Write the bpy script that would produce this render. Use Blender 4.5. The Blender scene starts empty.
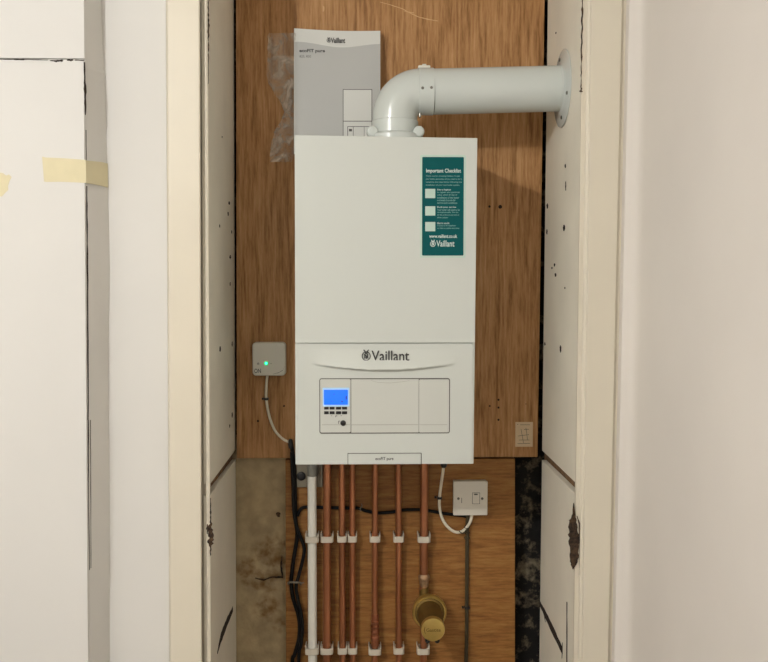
import bpy, math, random
from mathutils import Vector, Matrix, noise
random.seed(7)
PI = math.pi
SC = bpy.context.scene
COL = SC.collection

# ------------------------------------------------------------ camera, world, lights, exposure
F = 877.0                                   # focal length in pixels of the 768 px wide frame
YAW, PITCH, EYE = math.radians(1.24), math.radians(2.95), 1.6
cam_d = bpy.data.cameras.new('camera'); cam = bpy.data.objects.new('camera', cam_d); COL.objects.link(cam)
cam_d.sensor_width = 36.0; cam_d.lens = F / 768 * 36; cam_d.clip_start = 0.02
cam.location = (0, 0, EYE); cam.rotation_euler = (PI/2 - PITCH, 0, -YAW)
SC.camera = cam
w = bpy.data.worlds.new('world'); SC.world = w; w.use_nodes = True
w.node_tree.nodes['Background'].inputs[0].default_value = (1, .95, .88, 1)
w.node_tree.nodes['Background'].inputs[1].default_value = 0.05
LAMP = (-1.14, -0.2, 2.47)
ld = bpy.data.lights.new('ceiling_bulb', 'POINT'); ld.energy = 82; ld.shadow_soft_size = 0.045
ld.color = (1.0, 0.995, 0.97)
lo = bpy.data.objects.new('ceiling_bulb', ld); lo.location = LAMP; COL.objects.link(lo)
fd = bpy.data.lights.new('fill_light', 'AREA'); fd.energy = 3.2; fd.shape = 'RECTANGLE'; fd.size = 1.3; fd.size_y = 1.5  # weak soft fill added behind the camera to lift the ambient, no real lamp
fd.color = (1.0, 0.995, 0.985)
fo = bpy.data.objects.new('fill_light', fd); fo.location = (0.25, -1.85, 1.6); COL.objects.link(fo)
fo.rotation_euler = (math.radians(90), 0, 0)
SC.view_settings.view_transform = 'Standard'; SC.view_settings.look = 'None'
SC.view_settings.gamma = 1.0; SC.view_settings.use_curve_mapping = False
SC.view_settings.exposure = -0.13

# ------------------------------------------------------------ measuring helper: photo column/row at a known depth -> metres
_f = Vector((math.sin(YAW)*math.cos(PITCH), math.cos(YAW)*math.cos(PITCH), -math.sin(PITCH)))
_r = Vector((math.cos(YAW), -math.sin(YAW), 0)); _u = _r.cross(_f)
def P(u, v, Y):
    d = _f*F + _r*(u-384) + _u*(331-v)
    d = d * (Y / d.y)
    return Vector((d.x, d.y, d.z + EYE))
def PX(u, v, X):                            # same, on a plane of constant X
    d = _f*F + _r*(u-384) + _u*(331-v)
    d = d * (X / d.x)
    return Vector((d.x, d.y, d.z + EYE))
H = 2.6

# ------------------------------------------------------------ materials
def lin(c):
    c = c/255.0
    return c/12.92 if c <= .04045 else ((c+.055)/1.055)**2.4
def rgb(r, g, b): return (lin(r), lin(g), lin(b), 1)
def nmat(name):
    m = bpy.data.materials.new(name); m.use_nodes = True
    return m, m.node_tree, m.node_tree.nodes['Principled BSDF']
def mat(name, col, rough=.5, metal=0, var=0.06, scale=8, bump=0.0, bscale=60, emit=None, es=1, coat=0, stretch=(1,1,1), spec=.5):
    m, nt, b = nmat(name); N, L = nt.nodes, nt.links
    b.inputs['Roughness'].default_value = rough; b.inputs['Metallic'].default_value = metal
    b.inputs['Coat Weight'].default_value = coat; b.inputs['Specular IOR Level'].default_value = spec
    tc = N.new('ShaderNodeTexCoord'); mp = N.new('ShaderNodeMapping'); mp.inputs['Scale'].default_value = stretch
    L.new(tc.outputs['Object'], mp.inputs[0])
    n = N.new('ShaderNodeTexNoise'); n.inputs['Scale'].default_value = scale; n.inputs['Detail'].default_value = 4
    L.new(mp.outputs[0], n.inputs['Vector'])
    cr = N.new('ShaderNodeValToRGB')
    cr.color_ramp.elements[0].position = .3; cr.color_ramp.elements[1].position = .7
    cr.color_ramp.elements[0].color = tuple(x*(1-var) for x in col[:3])+(1,)
    cr.color_ramp.elements[1].color = tuple(min(1, x*(1+var)) for x in col[:3])+(1,)
    L.new(n.outputs['Fac'], cr.inputs[0]); L.new(cr.outputs[0], b.inputs['Base Color'])
    if bump:
        n2 = N.new('ShaderNodeTexNoise'); n2.inputs['Scale'].default_value = bscale; n2.inputs['Detail'].default_value = 3
        L.new(mp.outputs[0], n2.inputs['Vector'])
        bp = N.new('ShaderNodeBump'); bp.inputs['Strength'].default_value = bump; bp.inputs['Distance'].default_value = .004
        L.new(n2.outputs['Fac'], bp.inputs['Height']); L.new(bp.outputs[0], b.inputs['Normal'])
    if emit:
        b.inputs['Emission Color'].default_value = emit; b.inputs['Emission Strength'].default_value = es
    return m
def wood(name, dark, mid, light, seed=0.0, horiz=False, k=1.0):
    m, nt, b = nmat(name); N, L = nt.nodes, nt.links
    b.inputs['Roughness'].default_value = .55; b.inputs['Specular IOR Level'].default_value = .3
    tc = N.new('ShaderNodeTexCoord'); mp = N.new('ShaderNodeMapping')
    mp.inputs['Location'].default_value = (seed, seed*.7, seed*1.3)
    mp.inputs['Scale'].default_value = (2.5, 1, 22) if horiz else (14*k, 1, 1.5)
    L.new(tc.outputs['Object'], mp.inputs[0])
    n1 = N.new('ShaderNodeTexNoise'); n1.inputs['Scale'].default_value = 2.2; n1.inputs['Detail'].default_value = 5
    n1.inputs['Distortion'].default_value = 1.3
    n2 = N.new('ShaderNodeTexNoise'); n2.inputs['Scale'].default_value = 9; n2.inputs['Detail'].default_value = 6
    n3 = N.new('ShaderNodeTexNoise'); n3.inputs['Scale'].default_value = 40; n3.inputs['Detail'].default_value = 3
    for n in (n1, n2, n3): L.new(mp.outputs[0], n.inputs['Vector'])
    a = N.new('ShaderNodeMath'); a.operation = 'MULTIPLY_ADD'; a.inputs[1].default_value = .45
    L.new(n2.outputs['Fac'], a.inputs[0])
    s = N.new('ShaderNodeMath'); s.operation = 'MULTIPLY'; s.inputs[1].default_value = .35; L.new(n1.outputs['Fac'], s.inputs[0])
    L.new(s.outputs[0], a.inputs[2])
    a2 = N.new('ShaderNodeMath'); a2.operation = 'MULTIPLY_ADD'; a2.inputs[1].default_value = .2
    L.new(n3.outputs['Fac'], a2.inputs[0]); L.new(a.outputs[0], a2.inputs[2])
    cr = N.new('ShaderNodeValToRGB'); e = cr.color_ramp.elements
    e[0].position = .36; e[0].color = dark; e[1].position = .66; e[1].color = light
    x = e.new(.5); x.color = mid
    L.new(a2.outputs[0], cr.inputs[0]); L.new(cr.outputs[0], b.inputs['Base Color'])
    bp = N.new('ShaderNodeBump'); bp.inputs['Strength'].default_value = .12; bp.inputs['Distance'].default_value = .002
    L.new(a2.outputs[0], bp.inputs['Height']); L.new(bp.outputs[0], b.inputs['Normal'])
    return m
def patchy(name, base, spots, lo_=.45, hi=.6, scale=14, rough=.9, bump=.6, stretch=(1,1,1)):
    m, nt, b = nmat(name); N, L = nt.nodes, nt.links
    b.inputs['Roughness'].default_value = rough
    tc = N.new('ShaderNodeTexCoord'); mp = N.new('ShaderNodeMapping'); mp.inputs['Scale'].default_value = stretch
    L.new(tc.outputs['Object'], mp.inputs[0])
    n = N.new('ShaderNodeTexNoise'); n.inputs['Scale'].default_value = scale; n.inputs['Detail'].default_value = 8
    n.inputs['Roughness'].default_value = .65; L.new(mp.outputs[0], n.inputs['Vector'])
    cr = N.new('ShaderNodeValToRGB'); cr.color_ramp.elements[0].position = lo_; cr.color_ramp.elements[1].position = hi
    cr.color_ramp.elements[0].color = base; cr.color_ramp.elements[1].color = spots
    L.new(n.outputs['Fac'], cr.inputs[0]); L.new(cr.outputs[0], b.inputs['Base Color'])
    bp = N.new('ShaderNodeBump'); bp.inputs['Strength'].default_value = bump; bp.inputs['Distance'].default_value = .006
    L.new(n.outputs['Fac'], bp.inputs['Height']); L.new(bp.outputs[0], b.inputs['Normal'])
    return m

M = {}
M['wall'] = mat('painted_wall', rgb(223,221,217), .6, var=.025, scale=3, bump=.06, bscale=25, spec=.3)
M['wall_r'] = mat('painted_plaster', rgb(226,220,213), .6, var=.03, scale=3, bump=.05, bscale=20, spec=.3)
M['cream'] = mat('cream_gloss_paint', rgb(222,214,196), .45, var=.025, scale=5, bump=.05, bscale=40)
M['reveal'] = mat('alcove_paint', rgb(238,233,218), .6, var=.05, scale=7, bump=.08, bscale=40, spec=.3)
M['floor'] = wood('floor_boards', rgb(95,82,70), rgb(115,100,86), rgb(130,116,100), 3, True)
M['ceiling'] = mat('ceiling_paint', rgb(235,230,222), .8)
M['ply'] = wood('plywood', rgb(128,88,50), rgb(174,129,82), rgb(198,156,110), 2.0, k=1.5)
M['ply2'] = wood('plywood_lower', rgb(114,74,34), rgb(146,100,50), rgb(166,122,68), 5.0, True, .5)
M['timber'] = mat('old_timber', rgb(112,84,56), .85, var=.55, scale=45, bump=.4)
M['crack'] = mat('dark_gap', rgb(38,26,18), .95, var=.3, scale=90, bump=.5, bscale=200)
M['chip'] = patchy('chipped_wood', rgb(34,23,15), rgb(98,74,52), .4, .68, 110, bump=1)
M['plaster'] = mat('old_plaster', rgb(172,154,120), .9, var=.2, scale=28, bump=.8, bscale=60)
M['stain'] = patchy('stained_plaster', rgb(140,120,86), rgb(95,66,36), .5, .72, 22, bump=1)
def add_stain(m, centers, col):
    nt = m.node_tree; N, L = nt.nodes, nt.links; b = N['Principled BSDF']; src = b.inputs['Base Color'].links[0].from_socket
    tc = N.new('ShaderNodeTexCoord'); nz = N.new('ShaderNodeTexNoise'); nz.inputs['Scale'].default_value = 45; nz.inputs['Detail'].default_value = 6
    L.new(tc.outputs['Object'], nz.inputs['Vector']); acc = None
    for (x, y, z), rad in centers:
        d = N.new('ShaderNodeVectorMath'); d.operation = 'DISTANCE'; d.inputs[1].default_value = (x, y, z); L.new(tc.outputs['Object'], d.inputs[0])
        mr = N.new('ShaderNodeMapRange'); mr.inputs[1].default_value = rad; mr.inputs[2].default_value = 0; mr.inputs[3].default_value = 0; mr.inputs[4].default_value = .85
        L.new(d.outputs['Value'], mr.inputs[0])
        if acc is None: acc = mr.outputs[0]
        else:
            a = N.new('ShaderNodeMath'); a.operation = 'MAXIMUM'; L.new(acc, a.inputs[0]); L.new(mr.outputs[0], a.inputs[1]); acc = a.outputs[0]
    mm = N.new('ShaderNodeMath'); mm.operation = 'MULTIPLY_ADD'; mm.inputs[1].default_value = 3.0; mm.inputs[2].default_value = -1.6
    L.new(nz.outputs['Fac'], mm.inputs[0]); ad = N.new('ShaderNodeMath'); ad.use_clamp = True; L.new(mm.outputs[0], ad.inputs[0]); L.new(acc, ad.inputs[1])
    m2 = N.new('ShaderNodeMath'); m2.operation = 'MULTIPLY'; L.new(ad.outputs[0], m2.inputs[0]); gt = N.new('ShaderNodeMath'); gt.operation = 'MINIMUM'; gt.inputs[1].default_value = .9
    sc = N.new('ShaderNodeMath'); sc.operation = 'MULTIPLY'; sc.inputs[1].default_value = 3; L.new(acc, sc.inputs[0]); L.new(sc.outputs[0], gt.inputs[0]); L.new(gt.outputs[0], m2.inputs[1])
    mix = N.new('ShaderNodeMix'); mix.data_type = 'RGBA'; L.new(m2.outputs[0], mix.inputs[0]); L.new(src, mix.inputs[6]); mix.inputs[7].default_value = col
    L.new(mix.outputs[2], b.inputs['Base Color'])
add_stain(M['plaster'], [(P(274, 556, 2.22), .07), (P(248, 572, 2.22), .05), (P(266, 578, 2.22), .06), (P(268, 610, 2.22), .05), (P(280, 625, 2.22), .03)], rgb(118,84,40))
M['bitumen'] = patchy('blackened_masonry', rgb(16,13,11), rgb(128,116,94), .50, .66, 24, bump=1.0)
M['black'] = mat('black_plastic', rgb(18,17,17), .45, var=.1)
M['boiler'] = mat('white_enamel', rgb(207,211,205), .33, var=.006, scale=4, bump=.015, bscale=6, coat=.1)
M['boiler2'] = mat('white_plastic_cover', rgb(204,206,199), .42, var=.006, scale=4)
M['seam'] = mat('seam_shadow_gap', rgb(92,90,84), .8)
M['grey'] = mat('grey_print', rgb(88,88,86), .5)
M['lcd'] = mat('lcd_screen', rgb(10,60,160), .2, emit=rgb(22,118,255), es=1.0, var=0)
M['lcdglow'] = mat('lcd_glow', rgb(170,205,235), .3, emit=rgb(150,200,250), es=.25, var=0)  # pale glow round the screen, painted as a faintly emissive border
M['lcdseg'] = mat('lcd_segment', rgb(10,40,140), .4, var=0)
M['teal'] = mat('teal_vinyl', rgb(0,84,86), .5, var=.05, spec=.15)
M['stick'] = mat('sticker_rim', rgb(190,212,200), .4, var=.01)
M['ink'] = mat('white_ink', rgb(214,226,220), .5, var=0)
M['ink2'] = mat('pale_teal_ink', rgb(128,172,168), .5, var=0)
M['print'] = mat('charcoal_ink', rgb(52,52,52), .4, var=0)
M['paper'] = mat('white_paper', rgb(224,226,222), .65, var=.01)
M['paperg'] = mat('grey_printed_paper', rgb(192,194,192), .6, var=.015)
M['flue'] = mat('white_flue_enamel', rgb(206,212,208), .25, var=.008, coat=.25)
M['steel'] = mat('screw_steel', rgb(120,118,110), .35, metal=1)
M['plastic'] = mat('white_moulded_plastic', rgb(222,217,205), .4, var=.01)
M['pvc'] = mat('white_waste_pipe', rgb(226,224,214), .35, var=.015)
M['clip'] = mat('clip_plastic', rgb(205,196,180), .5, var=.03)
M['fit'] = mat('grey_fitting', rgb(105,104,96), .6)
M['jbox'] = mat('grey_box_plastic', rgb(122,114,96), .6)
M['cable'] = mat('cream_cable', rgb(228,222,203), .45, var=.02)
M['olive'] = mat('olive_cable', rgb(62,54,34), .6)
M['bcable'] = mat('black_cable', rgb(14,13,13), .6, spec=.2)
M['green'] = mat('green_led', rgb(30,200,120), .3, emit=rgb(40,255,150), es=6, var=0)
M['greenc'] = mat('green_halo_lens', rgb(90,190,140), .3, emit=rgb(30,220,120), es=.35, var=0)
M['copper'] = mat('aged_copper', rgb(172,116,84), .33, metal=.88, var=.22, scale=6, stretch=(6,6,1))
M['copperb'] = mat('bright_copper', rgb(165,106,78), .34, metal=.88, var=.06, scale=30)
M['solder'] = mat('soldered_joint', rgb(170,140,110), .45, metal=.7, var=.3, scale=90, bump=.5, bscale=200)
M['brass'] = mat('brass', rgb(205,178,104), .28, metal=.85, var=.12, scale=30)
M['brassd'] = mat('dark_brass', rgb(120,96,48), .5, metal=.7, var=.15, scale=30)
M['tape'] = mat('masking_tape', rgb(222,212,176), .7, var=.03, scale=30, bump=.1, bscale=80)
M['tag'] = mat('tag_paper', rgb(214,192,158), .7, var=.05, scale=30)
M['tie'] = mat('cable_tie', rgb(120,112,98), .5)
m, nt, b = nmat('clear_film'); M['film'] = m
out = nt.nodes['Material Output']; tr = nt.nodes.new('ShaderNodeBsdfTransparent'); mx = nt.nodes.new('ShaderNodeMixShader')
b.inputs['Base Color'].default_value = rgb(222,210,194); b.inputs['Roughness'].default_value = .22
tc = nt.nodes.new('ShaderNodeTexCoord'); nn = nt.nodes.new('ShaderNodeTexNoise'); nn.inputs['Scale'].default_value = 22; nn.inputs['Detail'].default_value = 4
nn.inputs['Distortion'].default_value = 1.5
rp = nt.nodes.new('ShaderNodeMapRange'); rp.inputs[1].default_value = .45; rp.inputs[2].default_value = .7; rp.inputs[3].default_value = .08; rp.inputs[4].default_value = .6  # noise in the opacity paints whitish highlight streaks into the film
nt.links.new(tc.outputs['Object'], nn.inputs['Vector']); nt.links.new(nn.outputs['Fac'], rp.inputs[0])
nt.links.new(rp.outputs[0], mx.inputs[0]); nt.links.new(tr.outputs[0], mx.inputs[1]); nt.links.new(b.outputs[0], mx.inputs[2])
nt.links.new(mx.outputs[0], out.inputs[0])

# ------------------------------------------------------------ mesh builder
class MB:
    def __init__(s): s.v = []; s.f = []
    def add(s, vs, fs):
        o = len(s.v); s.v += [Vector(x) for x in vs]; s.f += [tuple(i+o for i in f) for f in fs]; return s
    def box(s, x0, x1, y0, y1, z0, z1):
        return s.add([(x0,y0,z0),(x1,y0,z0),(x1,y1,z0),(x0,y1,z0),(x0,y0,z1),(x1,y0,z1),(x1,y1,z1),(x0,y1,z1)],
                     [(0,3,2,1),(4,5,6,7),(0,1,5,4),(1,2,6,5),(2,3,7,6),(3,0,4,7)])
    def loops(s, rings, closed=True, caps=True):       # rings of equal length, joined in order
        o = len(s.v); n = len(rings[0])
        for r in rings: s.v += [Vector(p) for p in r]
        for k in range(len(rings)-1):
            for i in range(n if closed else n-1):
                j = (i+1) % n
                s.f.append((o+k*n+i, o+k*n+j, o+(k+1)*n+j, o+(k+1)*n+i))
        if caps and closed:
            s.f.append(tuple(o+i for i in reversed(range(n)))); s.f.append(tuple(o+(len(rings)-1)*n+i for i in range(n)))
        return s
    def plan(s, pts0, pts1, z0, z1):                   # outline in plan, its X may differ top to bottom
        return s.loops([[(x,y,z0) for x,y in pts0], [(x,y,z1) for x,y in pts1]])
    def face(s, pts, y0, y1):                          # outline in the X-Z plane, thickness along Y
        return s.loops([[(x,y1,z) for x,z in pts], [(x,y0,z) for x,z in pts]])
    def cyl(s, a, b, r, r2=None, n=24, caps=True):
        a, b = Vector(a), Vector(b); r2 = r if r2 is None else r2
        t = (b-a).normalized(); q = Vector((0,0,1)) if abs(t.z) < .9 else Vector((1,0,0))
        e1 = t.cross(q).normalized(); e2 = t.cross(e1)
        R = [[c + (e1*math.cos(2*PI*i/n) + e2*math.sin(2*PI*i/n))*rr for i in range(n)] for c, rr in ((a, r), (b, r2))]
        return s.loops(R, caps=caps)
    def lathe(s, a, axis, prof, n=32):                 # prof: (distance along axis, radius)
        a, t = Vector(a), Vector(axis).normalized(); q = Vector((0,0,1)) if abs(t.z) < .9 else Vector((1,0,0))
        e1 = t.cross(q).normalized(); e2 = t.cross(e1)
        R = [[a + t*d + (e1*math.cos(2*PI*i/n) + e2*math.sin(2*PI*i/n))*r for i in range(n)] for d, r in prof]
        return s.loops(R)
    def tube(s, pts, r, n=10, sub=6, smooth=True):
        p = [Vector(x) for x in pts]
        if smooth and len(p) > 2:
            q = []; e = [2*p[0]-p[1]] + p + [2*p[-1]-p[-2]]
            for i in range(1, len(e)-2):
                for k in range(sub):
                    t = k/sub; a, b, c, d = e[i-1], e[i], e[i+1], e[i+2]
                    q.append(.5*((2*b) + (c-a)*t + (2*a-5*b+4*c-d)*t*t + (3*b-a-3*c+d)*t**3))
            q.append(p[-1]); p = q
        R = []; e1 = None
        for i, c in enumerate(p):
            t = (p[min(i+1, len(p)-1)] - p[max(i-1, 0)]).normalized()
            if e1 is None:
                qv = Vector((0,1,0)) if abs(t.y) < .9 else Vector((1,0,0)); e1 = t.cross(qv).normalized()
            else: e1 = (e1 - t*e1.dot(t)).normalized()
            e2 = t.cross(e1)
            R.append([c + (e1*math.cos(2*PI*k/n) + e2*math.sin(2*PI*k/n))*r for k in range(n)])
        return s.loops(R)
    def build(s, name, m, parent=None, bevel=0, smooth=True, angle=35, segs=2):
        me = bpy.data.meshes.new(name); me.from_pydata([tuple(v) for v in s.v], [], s.f); me.update()
        import bmesh
        bm = bmesh.new(); bm.from_mesh(me); bmesh.ops.recalc_face_normals(bm, faces=bm.faces); bm.to_mesh(me); bm.free()
        o = bpy.data.objects.new(name, me); COL.objects.link(o); me.materials.append(m)
        if smooth:
            for p in me.polygons: p.use_smooth = True
            me.set_sharp_from_angle(angle=math.radians(angle))
        if bevel:
            bv = o.modifiers.new('edge', 'BEVEL'); bv.width = bevel; bv.segments = segs; bv.limit_method = 'ANGLE'; bv.harden_normals = False
        if parent: adopt(o, parent)
        return o
BASE = {}
def adopt(o, parent):
    o.parent = parent
    if parent.name in BASE: o.matrix_parent_inverse = Matrix.Translation(BASE[parent.name]).inverted()
def thing(name, label, cat, loc, group=None):
    o = bpy.data.objects.new(name, None); COL.objects.link(o); o.location = loc; o.empty_display_size = .03
    BASE[o.name] = Vector(loc)
    return tag(o, label, cat, group)
def tag(o, label, cat, group=None):
    o['label'] = label; o['category'] = cat
    if group: o['group'] = group
    return o
def struct(o, label=None):
    o['kind'] = 'structure'
    if label: o['label'] = label
    return o
def rrect(x0, x1, z0, z1, r, n=6):
    p = []
    for cx, cz, a in ((x1-r, z1-r, 0), (x0+r, z1-r, 90), (x0+r, z0+r, 180), (x1-r, z0+r, 270)):
        for i in range(n+1):
            t = math.radians(a + 90*i/n); p.append((cx + r*math.cos(t), cz + r*math.sin(t)))
    return p
def uvrect(u0, v0, u1, v1, Y):                       # photo box -> x0,x1,z0,z1
    a, b = P(u0, v0, Y), P(u1, v1, Y); return a.x, b.x, b.z, a.z
def text_mesh(body, bold=0.0):
    c = bpy.data.curves.new('t', 'FONT'); c.body = body; c.size = 1; c.offset = bold; c.resolution_u = 3
    o = bpy.data.objects.new('t', c); COL.objects.link(o)
    dg = bpy.context.evaluated_depsgraph_get(); me = bpy.data.meshes.new_from_object(o.evaluated_get(dg))
    vs = [v.co.copy() for v in me.vertices]; fs = [tuple(p.vertices) for p in me.polygons]
    bpy.data.objects.remove(o); bpy.data.curves.remove(c); bpy.data.meshes.remove(me)
    x0 = min(v.x for v in vs); x1 = max(v.x for v in vs); z0 = min(v.y for v in vs); z1 = max(v.y for v in vs)
    return [((v.x-x0)/(x1-x0), (v.y-z0)/(z1-z0)) for v in vs], fs
def text(name, body, u0, v0, u1, v1, Y, m, parent, bold=0.0, mb=None, fn=None):
    vs, fs = text_mesh(body, bold); x0, x1, z0, z1 = uvrect(u0, v0, u1, v1, Y)
    b = mb or MB()
    pts = [(x0+(x1-x0)*s, Y, z0+(z1-z0)*t) for s, t in vs]
    if fn: pts = [fn(p) for p in pts]
    b.add(pts, fs)
    return b if mb else b.build(name, m, parent, smooth=False)
def ribbon(mb, pts, widths, wdir, nrm, t=.0006, jag=.3, sub=5):
    """irregular crack or chip lying on a surface; pts world, widths in metres"""
    wdir = Vector(wdir); nrm = Vector(nrm); A = []; B = []
    n = len(pts)-1
    for i in range(n):
        for k in range(sub + (1 if i == n-1 else 0)):
            s = k/sub; p = Vector(pts[i]).lerp(Vector(pts[i+1]), s); wd = widths[i]*(1-s) + widths[i+1]*s
            A.append(p + wdir*wd*.5*(1+random.uniform(-jag, jag)*1.5)); B.append(p - wdir*wd*.5*(1+random.uniform(-jag, jag)*1.5))
    R = [[a+nrm*t, b+nrm*t, b-nrm*t, a-nrm*t] for a, b in zip(A, B)]
    return mb.loops(R)

# ------------------------------------------------------------ the room
YF, YL, YB = 1.83, 1.80, 2.20
YD = 1.872                                            # the flat board left of the casing
def cx(ut, ub, Y):                                    # X at z=0 and z=H of an upright line seen at ut (top of frame), ub (bottom)
    a, b = P(ut, 0, Y), P(ub, 662, Y); k = (a.x-b.x)/(a.z-b.z)
    return a.x - k*a.z, a.x + k*(H-a.z)
def xat(ut, ub, Y, z):
    l, h = cx(ut, ub, Y); return l + (h-l)*z/H
def upright(cols, z0=0, z1=H):                        # cols: (ut, ub, Y)
    p0 = []; p1 = []
    for ut, ub, Y in cols:
        p0.append((xat(ut, ub, Y, z0), Y)); p1.append((xat(ut, ub, Y, z1), Y))
    return p0, p1, z0, z1
struct(MB().box(-2.0, .9, -1.9, 2.5, -.1, 0).build('floor', M['floor'], smooth=False))
struct(MB().box(-2.0, .9, -1.9, 2.5, H, H+.1).build('ceiling', M['ceiling'], smooth=False))
struct(MB().box(-2.0, .9, -2.0, -1.9, 0, H).build('wall_rear', M['wall'], smooth=False))
struct(MB().box(-2.1, -2.0, -2.0, 2.5, 0, H).build('wall_side', M['wall'], smooth=False))
# right wall with a softly rounded outer corner, running towards the camera
XW = P(639, 100, 1.80).x
def right_wall():
    pt = []; pb = []
    ut, ub = 628, 613
    prof = [(0, 1.8205), (.002, 1.806), (.012, 1.801), (.020, 1.797), (.026, 1.788), (.029, 1.77)]
    for dx, y in prof:
        for L_, z in ((pb, 0), (pt, H)): L_.append((xat(ut, ub, 1.81, z)+dx, y))
    for L_ in (pb, pt): L_ += [(L_[-1][0], -1.9), (.9, -1.9), (.9, 2.5), (L_[0][0], 2.5)]
    return MB().plan(pb, pt, 0, H)
struct(right_wall().build('wall_right', M['wall_r'], angle=50))
# left: near block with its uneven return, then the flat board beside the casing
XL = cx(84, 89, YL)
Zc = P(40, 59, YL).z                                  # top edge of the painted-over cupboard door
retprof = [(-60, 100), (0, 101), (40, 102.5), (70, 104), (74, 105.5), (79, 104.5), (110, 105.5), (126, 106.6), (132, 106), (180, 107.6), (200, 108.2), (240, 109.3),
           (272, 109.8), (300, 109.3), (330, 108.6), (370, 108), (430, 109), (480, 109.5), (560, 109.6), (662, 109.6), (760, 110)]
def wall_left():
    b = MB()
    b.plan([(-2.0, YL+.02), (XL[0]-.004, YL+.02), (XL[0]-.004, YD+.06), (-2.0, YD+.06)], [(-2.0, YL+.02), (XL[1]-.004, YL+.02), (XL[1]-.004, YD+.06), (-2.0, YD+.06)], 0, H)
    R = []
    Zs = [(0, retprof[-1][1])] + [(P(100, v, YD).z, u) for v, u in reversed(retprof)] + [(H, 100)]
    for i in range(len(Zs)-1):
        for k in range(4):
            t = k/4; z = Zs[i][0]*(1-t)+Zs[i+1][0]*t; u = Zs[i][1]*(1-t)+Zs[i+1][1]*t
            xn = XL[0] + (XL[1]-XL[0])*z/H
            xf = XF(z, u)
            R.append([(xn, YL+.006, z), (xn+(xf-xn)*.55+random.uniform(-.0006,.0006), (YL+YD)/2, z), (xf, YD-.001, z), (xf, YD+.01, z), (xn-.01, YD+.01, z), (xn-.01, YL+.006, z)])
    b.loops(R)
    # the plaster above the cupboard door
    b.plan([(-2.0, YL), (xat(84, 89, YL, Zc), YL), (xat(84, 89, YL, Zc), YL+.03), (-2.0, YL+.03)], [(-2.0, YL), (XL[1], YL), (XL[1], YL+.03), (-2.0, YL+.03)], Zc+.0016, H)
    return b
def XF(z, u):                                         # column u at height z on the plane YF
    # solve row for z
    v = 331
    for _ in range(4):
        p = P(u, v, YD); v += (p.z - z)*F/YD
    return P(u, v, YD).x
struct(wall_left().build('wall_left', M['wall'], angle=50))
door = MB().plan([(-1.35, YL), (XL[0]-.001, YL), (XL[0]-.001, YL+.018), (-1.35, YL+.018)],
                 [(-1.35, YL), (xat(84, 89, YL, Zc)-.001, YL), (xat(84, 89, YL, Zc)-.001, YL+.018), (-1.35, YL+.018)], .05, Zc).build('door_1', M['wall'], bevel=.0012)
struct(door, 'painted over flush cupboard door with a cracked edge')
cr = MB(); s = (0, -1, 0)
def yl(u, v): return P(u, v, YL-.0004)
def wt(px, Y): return px*Y/F
for seg, ws in (([(0, 59.3), (22, 59.6)], [.4, .6]), ([(14, 59.5), (24, 59.6)], [1.2, 1]), ([(24, 59.6), (48, 60)], [.5, .5]), ([(50, 60.5), (56, 61), (63, 60.5)], [1, 2, 1.6]), ([(67, 60), (73, 60.2)], [1.6, 1.6]), ([(75, 60), (84, 60.5)], [.6, .8])):
    ribbon(cr, [yl(u, v) for u, v in seg], [wt(x, YL) for x in ws], (0,0,1), s)
for seg, ws in (([(84.3, 62), (84.8, 80), (85.2, 95), (85.6, 115)], [.8, 1.6, 2.2, .9]), ([(86, 130), (86.4, 160)], [.4, .4]), ([(86.7, 186), (87.3, 235), (87.6, 280), (88, 340)], [.9, 1.0, 1.3, 1.2]),
                ([(88, 340), (88.2, 420)], [1.1, 1.2]), ([(88.3, 420), (88.6, 500), (89.6, 570)], [1.1, .6, .5]), ([(90.6, 420), (90.8, 500), (91, 568)], [.5, .5, .4])):
    ribbon(cr, [yl(u, v) for u, v in seg], [wt(x, YL) for x in ws], (1,0,0), s)
cr.build('edge_crack', M['crack'], door, smooth=False)
# flat board 108-165, casing 166-200, groove, stop bead 203-208 (left)
prof_l = [(98, 105, YD), (166, 169.5, YD), (166.6, 170, YF-.016), (168, 171.2, YF-.02), (198.5, 201, YF-.02), (200, 202, YF-.018), (200.4, 202.5, YF+.012), (203.4, 206.2, YF+.012),
          (203.8, 206.6, YF-.002), (205, 207.8, YF-.004), (207.6, 211, YF-.002), (208, 211.4, YF+.004), (208, 211.4, YF+.02), (98, 105, YF+.02)]
struct(MB().plan(*upright(prof_l[:2] + [(166, 169.5, YD+.02), (98, 105, YD+.02)])).build('wall_front', M['wall'], bevel=.001))
struct(MB().plan(*upright([(166, 169.5, YD+.02)] + [(166, 169.5, YF-.014)] + prof_l[3:12] + [(208, 211.4, YF+.02)])).build('trim_1', M['cream'], bevel=.0012), 'cream painted casing left of the alcove')
prof_r = [(581.5, 572.5, YF+.004), (582.5, 573.5, YF-.004), (587, 578, YF-.004), (587.6, 578.6, YF-.010), (590.5, 581.5, YF-.012), (591.3, 582.3, YF-.018), (622, 608, YF-.018), (623, 609, YF-.012), (624, 610, YF-.009),
          (640, 626, YF-.009), (640, 626, YF+.03), (581.5, 572.5, YF+.03)]
struct(MB().plan(*upright(prof_r)).build('trim_2', M['cream'], bevel=.0012), 'cream painted casing right of the alcove')
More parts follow.
